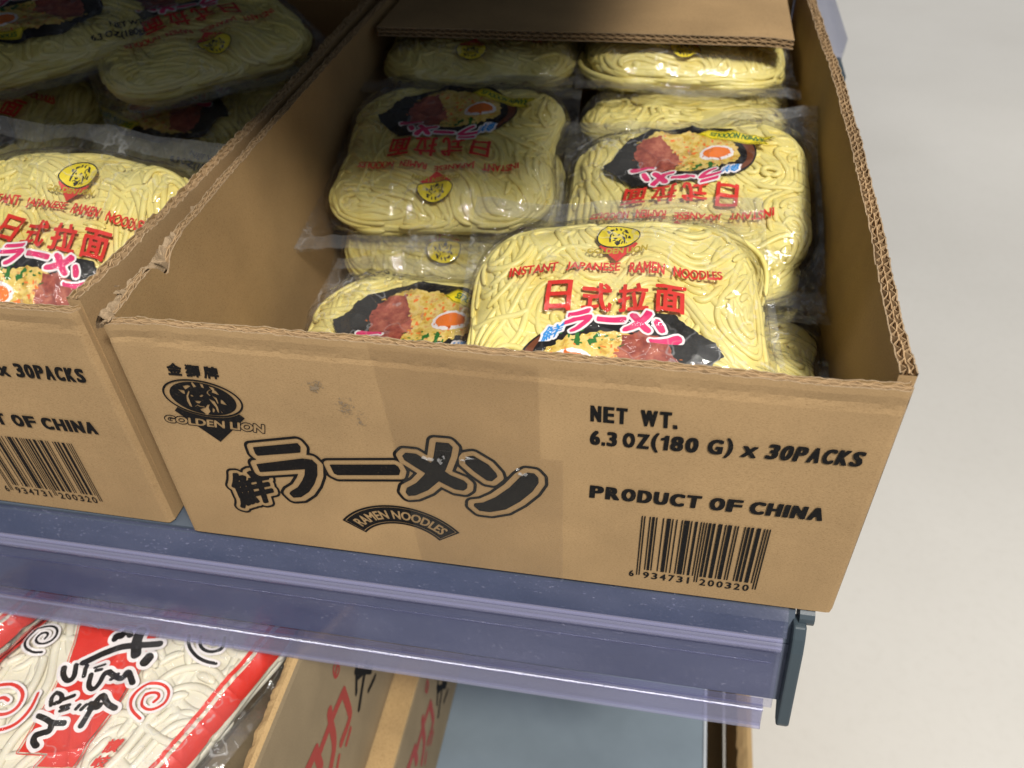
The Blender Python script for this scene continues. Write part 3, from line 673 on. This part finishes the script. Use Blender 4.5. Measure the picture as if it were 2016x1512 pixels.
def pack_proto(seed, group, taper):
    root = empty('noodle_pack', 'x', 'noodle pack', group=group)
    sl = Slab(.0915, .085, .032, .018, seed, .0055, .0038, 1.0, .0060, taper, 1.7)
    strands(sl, 200, .00215, seed, NOO, 'noodles', parent=root)
    film_sheet(sl, FO, .020, .0055, .0016, FILM, 'film', root)
    ramen_prints(sl, root); return root
protos = [pack_proto(s_, 'ramen packs in the cartons', tp_) for s_, tp_ in ((11, -.045), (23, .02), (35, -.02))]
used = [False]*3
def place_pack(v, loc, rz, tilt, roll, label):
    """rz turns the pack on the shelf, tilt lifts its end that is farther from the aisle"""
    o = protos[v] if not used[v] else copy_tree(protos[v]); used[v] = True
    o.matrix_world = Matrix.Translation(loc) @ Euler((R(tilt), R(roll), 0)).to_matrix().to_4x4() @ Matrix.Rotation(R(rz), 4, 'Z')
    o['label'] = label; return o
UP = 0; DN = 180
# centre of the slab, turn, tilt, roll
place_pack(0, (.2590, .1085, .1020), 4.2, 21.4, -1.3, 'upright ramen pack on top at the front right of the right carton')
place_pack(1, (.1044, .3214, .1080), DN+1.8, 13.6, -2, 'half-shaded upside-down ramen pack, uppermost in the middle of the left column')
place_pack(2, (.2982, .2793, .1000), DN-1.7, 12.8, -8.5, 'brightly lit upside-down ramen pack behind the front right one, bowl picture in full')
place_pack(2, (.1000, .506, .1340), DN+2, 3, 0, 'shaded ramen pack tucked under the left of the cardboard flap')
place_pack(0, (.2860, .522, .1340), DN+4, 2, 3, 'lit ramen pack tucked under the right end of the cardboard flap')
place_pack(1, (.2950, .462, .0930), DN+3, 4, 180, 'ramen pack under the lit one at the flap, only its near end showing')
place_pack(2, (.1120, .3080, .0660), DN+6, 16, 0, 'ramen pack below the half-shaded one, its emblem end sticking out')
place_pack(1, (.1220, .1180, .0470), DN-4, 13, -5, 'lowest ramen pack at the front left, bowl picture just above the carton edge')
place_pack(0, (.2925, .1150, .0690), DN+1, 14, 173, 'ramen pack beneath the front right one, right side showing beside the wall')
place_pack(1, (.2915, .2600, .0720), DN+1, 10, 176, 'ramen pack deep in the right column below the brightly lit one')
# left carton
place_pack(2, (-.1165, .1170, .1150), -4.7, 33, -.8, 'upright ramen pack at the front of the left carton')
place_pack(0, (-.1580, .3850, .1100), -8, 14, 0, 'shaded upright ramen pack behind the front one in the left carton')
place_pack(1, (-.1480, .4100, .1720), 42+DN, 10, 6, 'ramen pack lying askew at the back of the left carton, against the right carton')
place_pack(0, (-.2780, .3750, .1900), 44, 10, 6, 'ramen pack lying askew in the top left corner of the photo')
place_pack(2, (-.3150, .3050, .1150), -4, 12, 0, 'shaded ramen pack beneath the askew one in the top left corner')

# ------------------------------------------------------------------ shelves
def extrude(mb, prof, x0, x1, mt, n=1):
    prof = np.asarray(prof, float); k = len(prof); xs = np.linspace(x0, x1, n+1)
    V = np.concatenate([np.stack([np.full(k, x), prof[:, 0], prof[:, 1]], 1) for x in xs])
    F = [(i*k+j, i*k+(j+1) % k, (i+1)*k+(j+1) % k, (i+1)*k+j) for i in range(n) for j in range(k)]
    F += [tuple(range(k))[::-1], tuple(range(n*k, (n+1)*k))]
    mb.add(V, F, mt)
def ribbon(pts, t):
    """closed outline round a bent strip of thickness t in the yz plane"""
    p = np.asarray(pts, float); d = np.gradient(p, axis=0); d /= np.linalg.norm(d, axis=1, keepdims=True); nn = np.stack([-d[:, 1], d[:, 0]], 1)*t/2
    return np.concatenate([p+nn, (p-nn)[::-1]])
def rod(c, r, n=10): return [(c[0]+r*math.cos(a), c[1]+r*math.sin(a)) for a in np.linspace(0, 2*math.pi, n, endpoint=False)]
def label_strip(root, x0, x1):
    mb = MB()
    extrude(mb, ribbon([(.0035, -.0032), (-.004, -.0085), (-.0098, -.0165)], .0016), x0, x1, RAIL)
    extrude(mb, ribbon([(-.0100, -.0180), (-.0128, -.0200), (-.0138, -.0235), (-.0128, -.0262)], .0020), x0, x1-.002, RIDGE)
    extrude(mb, rod((-.0113, -.0172), .0016), x0, x1-.002, RIDGE); extrude(mb, rod((-.0137, -.0222), .0011), x0, x1-.002, RIDGE)
    extrude(mb, ribbon([(-.0130, -.0275), (-.0205, -.0500), (-.0262, -.0665)], .0018), x0, x1-.0015, RAIL)
    extrude(mb, ribbon([(-.0262, -.0667), (-.0268, -.0690), (-.0312, -.0815)], .0018), x0, x1-.006, RLIP)
    extrude(mb, ribbon([(-.0225, -.0655), (-.0250, -.0740), (-.0290, -.0822)], .0012), x0, x1-.006, RLIP)
    extrude(mb, rod((-.0314, -.0822), .0019), x0, x1-.006, RIDGE)
    extrude(mb, rod((-.0276, -.0690), .0011, 8), x0, x1-.006, RIDGE)
    extrude(mb, rod((-.0160, -.0345), .0007, 8), x0, x1-.006, RAIL)
    mb.build('label_strip', root)
def shelf(name, label, z, x0, x1, y0, y1, mt, lip=True, th=.030, strip=True, group='shelf decks'):
    r = empty(name, label, 'shelf', (0, y0, z), group=group)
    mb = MB(); mb.box((x0, .004, -th), (x1, y1-y0, -.0022), mt)
    mb.build('deck', r)
    if lip:
        mb = MB(); extrude(mb, ribbon([(.0030, -.0050), (-.0010, -.0140), (-.0065, -.0255)], .0020), x0, x1, SLATE); extrude(mb, ribbon([(-.0068, -.0262), (-.0130, -.0440), (-.0205, -.0655), (-.0160, -.0690), (.0000, -.0560)], .0020), x0, x1, LIP); mb.build('front_lip', r)
    if strip:
        label_strip(r, x0, x1-.004)
        mb = MB(); extrude(mb, [(.004, -.010), (-.0065, -.0085), (-.0110, -.0150), (-.0150, -.0235), (-.0318, -.0760), (-.0305, -.0800), (-.0250, -.0800), (-.0020, -.0600)], x1-.0010, x1+.0065, CAP)
        o = mb.build('end_cap', r); bv = o.modifiers.new('b', 'BEVEL'); bv.width = .0012; bv.segments = 2
        mb = MB(); mb.add(*cyl((x1+.002, .003, -.0085), (x1+.0105, .003, -.0085), .0062, 14), CAP); mb.build('end_peg', r)
    return r
def cyl(a, b, r, n=12):
    a, b = np.array(a, float), np.array(b, float); d = (b-a)/np.linalg.norm(b-a); u = np.cross(d, [0, 0, 1.] if abs(d[2]) < .9 else [1., 0, 0]); u /= np.linalg.norm(u); v = np.cross(d, u)
    t = np.linspace(0, 2*math.pi, n, endpoint=False); c = (u[None]*np.cos(t)[:, None]+v[None]*np.sin(t)[:, None])*r
    return np.concatenate([a+c, b+c]), [(i, (i+1) % n, n+(i+1) % n, n+i) for i in range(n)]+[tuple(range(n))[::-1], tuple(range(n, 2*n))]
shelf('shelf', 'slate metal shelf under the noodle cartons, tinted plastic label strip along its front', 0, -1.1, .3805, 0, .66, SLATE)
low = shelf('shelf', 'grey-blue lower shelf deck, empty beside the stacked tray cartons', -.5, -1.1, .3805, -.16, .66, DECK, lip=False, strip=False)
mb = MB(); mb.box((.3806, .004, -.034), (.3836, .80, .0005), EDGE); mb.build('edge_trim', low)
shelf('shelf', 'slate metal shelf above the cartons, casting the shadow on their far ends', 0.56, -1.1, .3805, -.045, .66, SLATE, lip=False, strip=False, th=.04)
base = shelf('shelf', 'bottom shelf deck near the floor holding the torn carton', -.80, -1.1, .43, -.16, .66, SLATE, lip=False, strip=False)
gb = empty('shop_gondola', 'dark metal gondola panel standing behind the shelves', 'shelving', (0, .665, -.87))
mb = MB(); mb.box((-1.1, 0, 0), (.375, .012, 1.9), SLATE); mb.build('back_panel', gb)
# side rail beyond the carton
sr = empty('side_label_rail', 'violet plastic label rail with a dark end beyond the right carton wall', 'label rail', (.398, .60, .1))
mb = MB()
for q, x1_ in ((0, .060),):
    P = np.array([[(0, .010, .002), (.048, .004, .0), (x1_, .060, -.004), (x1_, .50, -.004), (0, .50, .002)]])[0]
    Q = P-np.array([0, 0, .010]); mb.add(np.concatenate([P, Q]), [(0, 1, 2, 3, 4), (9, 8, 7, 6, 5)]+[(i, i+5, (i+1) % 5+5, (i+1) % 5) for i in range(5)], RAIL)
mb.build('label_strip', sr)
mb = MB(); mb.box((.0, -.045, -.020), (.047, .006, -.004), CAP); mb.box((.0, .006, -.020), (.040, .50, -.012), SLATE); mb.build('end_cap', sr)

# ------------------------------------------------------------------ lower shelf: tray cartons, udon pack
FA = {"red":[[[[3.4,-192.8],[3.4,-223.2],[0.9,-231.1],[-20.2,-229.4]],1.91],[[[3.4,-192.8],[-21.0,-188.5],[-46.0,-188.3]],1.91],[[[-21.3,-178.2],[-24.5,-189.7],[-27.9,-215.5],[-42.9,-224.4]],2.1],[[[-4.0,-240.7],[-14.7,-242.9]],1.24],[[[-51.5,-178.7],[-65.5,-176.0],[-76.2,-172.8]],2.29],[[[-51.5,-178.7],[-53.2,-201.7]],2.1],[[[-29.6,-235.7],[-36.4,-240.1]],1.24],[[[7.4,-153.7],[8.7,-164.1],[4.7,-168.3],[-1.1,-164.4],[-1.0,-154.9],[2.6,-151.9],[7.4,-153.7]],0.57],[[[5.6,-158.8],[1.8,-161.5]],0.86]],
"black":[[[[32.5,-200.8],[19.7,-224.4]],1.43],[[[46.3,-224.2],[31.8,-233.9],[17.1,-244.9]],1.81],[[[55.0,-243.1],[44.2,-228.6],[29.9,-216.1]],1.53],[[[55.0,-260.0],[38.6,-254.5]],1.43],[[[27.6,-204.1],[50.8,-244.2]],1.34]]}
def tray(name, label, xr, z0, z1, y0, y1, dy, dz, closed=False, t=.011):
    r = empty(name, label, 'carton', (xr, y0, z0), group='tray cartons on the lower shelf'); h = z1-z0; L = y1-y0; wd = .30
    mb = MB(); s = np.linspace(0, L, 260)
    tp = h-.0012*(1+noise1(s*90, 3)) if not closed else h+0*s
    A = lambda x, z: np.stack([np.full_like(s, x) if not hasattr(x, 'shape') else x, s, z], -1)
    rows = [A(0, 0*s), A(0, h*.5+0*s), A(0, h-.006+0*s), A(-.0008, h-.0015+0*s)]
    if closed:
        rows += [A(-.002, h+0*s), A(-.15, h+0*s), A(-wd, h+0*s)]; P = np.stack(rows, 0); mb.grid(P[:4], TRAY, True); mb.grid(P[3:], TRAYR, True)  # top in the paler rim board: light from above put into its colour
    else:
        e = t*(.86+.10*noise1(s*160, 5)+.08*noise1(s*420, 6)); P = np.stack(rows, 0); mb.grid(P, TRAY, True)
        Q = np.stack([A(-.0008, h-.0015+0*s), A(-t*.32, h+.0004+.0006*noise1(s*50, 8)), A(-e*.72, tp+.0006*noise1(s*300, 9)), A(-e, tp-.0022), A(-e*.97, h-.012+0*s), A(-t*.8, h*.4+0*s), A(-t*.8, 0*s)], 0); mb.grid(Q[:4], TRAYR, True); mb.grid(Q[3:], TRAY, True)
    mb.box((-wd, 0, 0), (-.012, .006, h-.004), TRAY)
    mb.build('side_panel' if not closed else 'carton_body', r)
    mb = MB(); a = Art(-100, -262, 62, -145, .5)
    mp = lambda p: np.stack([np.full(len(p), .0004), p[:, 0]-y0+dy, p[:, 1]-z0+dz], 1)
    emboss(mb, a, a.strokes(FA['red'], 2.3), mp, TRED); mb.build('red_lettering', r)
    mb = MB(); emboss(mb, a, a.strokes(FA['black'], 1.9), mp, INK); mb.build('black_lettering', r)
    if not closed:
        mb = MB(); mb.box((-wd, .0065, .0), (-.012, L, .004), TRAY); mb.build('base_panel', r)
        mb = MB(); mb.box((-wd, 0.0065, .0045), (-wd+.006, L, h-.006), TRAY); mb.build('side_panel', r)
    return r
tray('tray_carton', 'open tan carton with red brush lettering on its side, udon pack inside', .068, -.3175, -.0845, -.150, .25, 0, 0)
tray('tray_carton', 'tan carton with red brush lettering standing under the open udon carton', .0925, -.500, -.320, -.150, .25, .100, -.198, True)

UD = {"ribbon":[[[-107.1,-19.4],[-89.3,-26.6],[-79.4,-20.0],[-46.9,-17.8],[-44.2,-31.1],[-44.6,-53.8],[-47.6,-83.7],[-51.5,-104.3],[-53.7,-120.2],[-76.5,-124.0],[-73.5,-115.3],[-92.9,-117.5],[-92.9,-88.0],[-94.6,-67.0],[-95.2,-55.2],[-99.4,-39.9]]],"brush":[[[[-73.0,-32.5],[-72.9,-28.9],[-68.9,-30.5],[-69.2,-26.9],[-66.5,-24.6],[-63.8,-27.9]],1.46],[[[-85.5,-52.7],[-72.5,-41.0],[-58.4,-35.2],[-50.7,-33.5],[-40.2,-30.4]],1.59],[[[-58.0,-23.3],[-57.1,-31.3],[-52.0,-41.2]],2.25],[[[-41.9,-41.8],[-43.1,-45.9]],1.99],[[[-96.4,-58.8],[-94.6,-63.6],[-89.0,-67.8],[-85.8,-64.7],[-89.1,-55.9]],1.19],[[[-81.7,-54.7],[-79.7,-62.1]],0.99],[[[-75.2,-55.4],[-69.7,-51.7]],0.66],[[[-73.3,-57.2],[-69.8,-55.8]],0.79],[[[-75.2,-60.5],[-72.9,-68.5],[-67.6,-70.9],[-65.7,-65.6],[-66.7,-58.3],[-63.7,-56.1]],1.13],[[[-63.3,-56.8],[-56.8,-59.2],[-52.1,-60.1],[-52.1,-52.5],[-43.8,-61.3]],1.32],[[[-59.8,-61.3],[-57.4,-56.7]],0.86],[[[-89.8,-85.1],[-92.6,-80.7],[-91.2,-76.4],[-86.4,-77.3],[-84.4,-81.8],[-87.2,-83.9]],0.99],[[[-83.8,-80.1],[-78.5,-76.4]],0.93],[[[-82.1,-85.4],[-77.7,-83.1]],0.86],[[[-81.2,-88.1],[-77.0,-85.6]],0.79],[[[-71.6,-84.9],[-70.8,-82.1]],0.86],[[[-68.0,-84.7],[-66.4,-81.3]],0.86],[[[-62.3,-94.7],[-61.2,-84.4],[-59.8,-71.3],[-53.2,-78.3],[-46.5,-80.0]],1.32],[[[-63.8,-80.0],[-57.9,-83.0],[-56.2,-78.8],[-62.8,-83.1]],1.13],[[[-93.4,-93.6],[-88.0,-94.3],[-82.4,-96.5],[-74.3,-95.1]],1.19],[[[-82.4,-96.5],[-80.8,-101.6],[-84.7,-103.0],[-88.5,-105.9],[-87.8,-109.5],[-83.8,-111.9]],1.32]],
"swk":[[[[-119.6,-49.9],[-127.3,-51.6],[-135.4,-47.5],[-137.4,-40.6],[-132.8,-32.5],[-125.2,-28.9],[-118.8,-31.1],[-116.3,-37.2],[-118.7,-43.0],[-124.7,-44.9],[-130.0,-42.1],[-129.5,-37.5],[-125.7,-35.0],[-122.6,-36.4],[-123.3,-40.1]],0.86],[[[-22.9,-20.4],[-19.9,-28.1],[-11.5,-34.7],[-3.2,-37.7],[5.3,-38.1]],1.13],[[[-14.4,-20.0],[-12.0,-26.8],[-6.0,-30.3],[1.5,-30.0],[5.4,-25.8],[2.8,-18.1]],1.13],[[[-3.6,-21.0],[-3.0,-23.1]],1.32]],
"swr":[[[[-26.4,-83.8],[-34.2,-80.0],[-38.6,-74.3],[-38.6,-66.2],[-32.9,-59.9],[-23.9,-58.0],[-16.9,-61.8],[-15.3,-69.7],[-19.0,-75.1],[-24.9,-77.6],[-30.2,-75.3],[-31.6,-69.9],[-29.1,-65.5],[-23.7,-64.6],[-21.4,-67.5],[-23.4,-71.4]],0.93],[[[-103.3,-79.2],[-102.0,-89.5],[-104.5,-99.3],[-111.1,-105.4],[-120.7,-108.2],[-132.2,-106.2]],1.13],[[[-143.7,-96.3],[-144.7,-86.8],[-139.1,-80.1],[-131.1,-76.7],[-122.4,-75.7],[-113.4,-80.0],[-111.0,-88.6],[-114.4,-94.7],[-121.7,-97.5],[-128.2,-95.4]],1.13],[[[-128.8,-87.4],[-125.2,-85.2],[-120.6,-86.9]],1.13]]}
ur = empty('udon_pack', 'clear pack of thick white udon with red bands and black brush lettering', 'noodle pack', (-.0660, -.060, -.1190), (0, 0, R(-18)))
us = Slab(.0890, .112, .036, .016, 41, .0025, .0012, .25)
strands(us, 75, .0030, 47, UDON, 'noodles', parent=ur, wl=(.08, .35), ns=80)
film_sheet(us, FO, .02, .014, .0028, FILM, 'film', ur)
c18, s18 = math.cos(R(18)), math.sin(R(18))
def utf(p): x, y = p[0]+66.0, p[1]+60.0; return (x*c18-y*s18, x*s18+y*c18)
def ul(LL): return [[utf(p) for p in L] for L in LL]
def us_(LL): return [([utf(p) for p in L], r) for L, r in LL]
mp = printer(us)
a = Art(-90, -80, 90, 112, .55)
rib = a.polys(ul(UD['ribbon'])); br = a.strokes(us_(UD['brush']), 1.6)
mb = MB(); emboss(mb, a, np.minimum(rib+.1, np.maximum(rib-1.6, -(rib-.9))), mp(0), RED); emboss(mb, a, br-2.5, mp(1), WHITE); emboss(mb, a, br, mp(2), BLK); mb.build('brush_lettering', ur)
for key, ink_, groups in (('swk', BLK, ([0], [1, 2, 3])), ('swr', RED, ([0], [1, 2, 3]))):
    for gi in groups:
        sw = a.strokes(us_([UD[key][k] for k in gi]), 1.05); mb = MB(); emboss(mb, a, sw-1.7, mp(0), WHITE); emboss(mb, a, sw, mp(2), ink_); mb.build('swirl', ur)
mb = MB()
a = Art(-104, -112, 104, 112, .8)
for sg in (-1, 1):
    x = a.X*sg; yy = np.abs(a.Y)-108
    emboss(mb, a, np.maximum(np.maximum(78.0-x, x-90.5), yy), mp(0), RED); emboss(mb, a, np.maximum(np.maximum(73.0-x, x-75.6), yy), mp(0), RED)
mb.build('red_band', ur)
mb = MB(); a = Art(-74, -30, 66, 60, .3)
F = np.minimum(a.text('INSTANT', [utf((-122.5, -76)), utf((-125.5, -92)), utf((-122.8, -92.6)), utf((-119.9, -76.6))], .1), a.text('NOODLE', [utf((-126.5, -76)), utf((-129.2, -90)), utf((-126.5, -90.6)), utf((-123.8, -76.6))], .1))
emboss(mb, a, F, mp(2), BLK)
a = Art(10, -62, 70, 10, .35)
emboss(mb, a, np.minimum(a.text('讃', [utf((-40, -109)), utf((-31, -107)), utf((-29, -98)), utf((-38, -100))], .3), a.text('岐', [utf((-43, -119)), utf((-34, -117)), utf((-32, -109.5)), utf((-41, -111))], .3)), mp(2), RED)
mb.build('small_lettering', ur)
ub = copy_tree(ur); ub.location = (-.2500, .0050, -.1240); ub.rotation_euler = (0, R(3), R(-22))
ub['label'] = 'second udon pack at the left edge under the label strip, mostly cut off'
ur['group'] = ub['group'] = 'udon packs in the tray carton'
# torn carton on the bottom shelf
fb = empty('carton', 'torn brown carton on the bottom shelf, seen under the right end of the label strip', 'carton', (.452, -.05, -.7975))
n = 160; s = np.linspace(0, .55, n); hh = .178
rag = .010*noise1(s*40, 71)+.006*noise1(s*130, 72)
def cs(x, z): return np.stack([x+0*s, s, z+0*s], -1)
mb = MB(); P = np.stack([cs(0, 0), cs(.002, hh*.6), cs(0, hh+.002)], 0); mb.grid(P, KR, True)
Q = np.stack([cs(0, hh+.002), cs(-.006, hh+.003), cs(-.010+.3*rag, hh)], 0); mb.grid(Q, TRAYR, True)
Q = np.stack([cs(-.010+.3*rag, hh), cs(-.017+.4*rag, hh-.004+rag*.4), cs(-.012, hh-.03+rag), cs(-.010, 0)], 0); mb.grid(Q, KRI, True); mb.build('side_panel', fb)
mb = MB(); mb.box((-.36, 0, 0), (-.0125, .006, hh-.01), KR); mb.build('front_panel', fb)
mb = MB(); mb.box((-.36, .0065, 0), (-.0125, .55, .004), KRI); mb.build('base_panel', fb)

# ------------------------------------------------------------------ floor
mb = MB(); g = np.linspace(-12, 12, 3); X, Y = np.meshgrid(g, g, indexing='ij'); mb.grid(np.stack([X, Y, X*0-.88], -1), FLOOR)
fl = mb.build('floor'); tag(fl, 'cream vinyl shop floor in the aisle', 'floor', kind='structure')
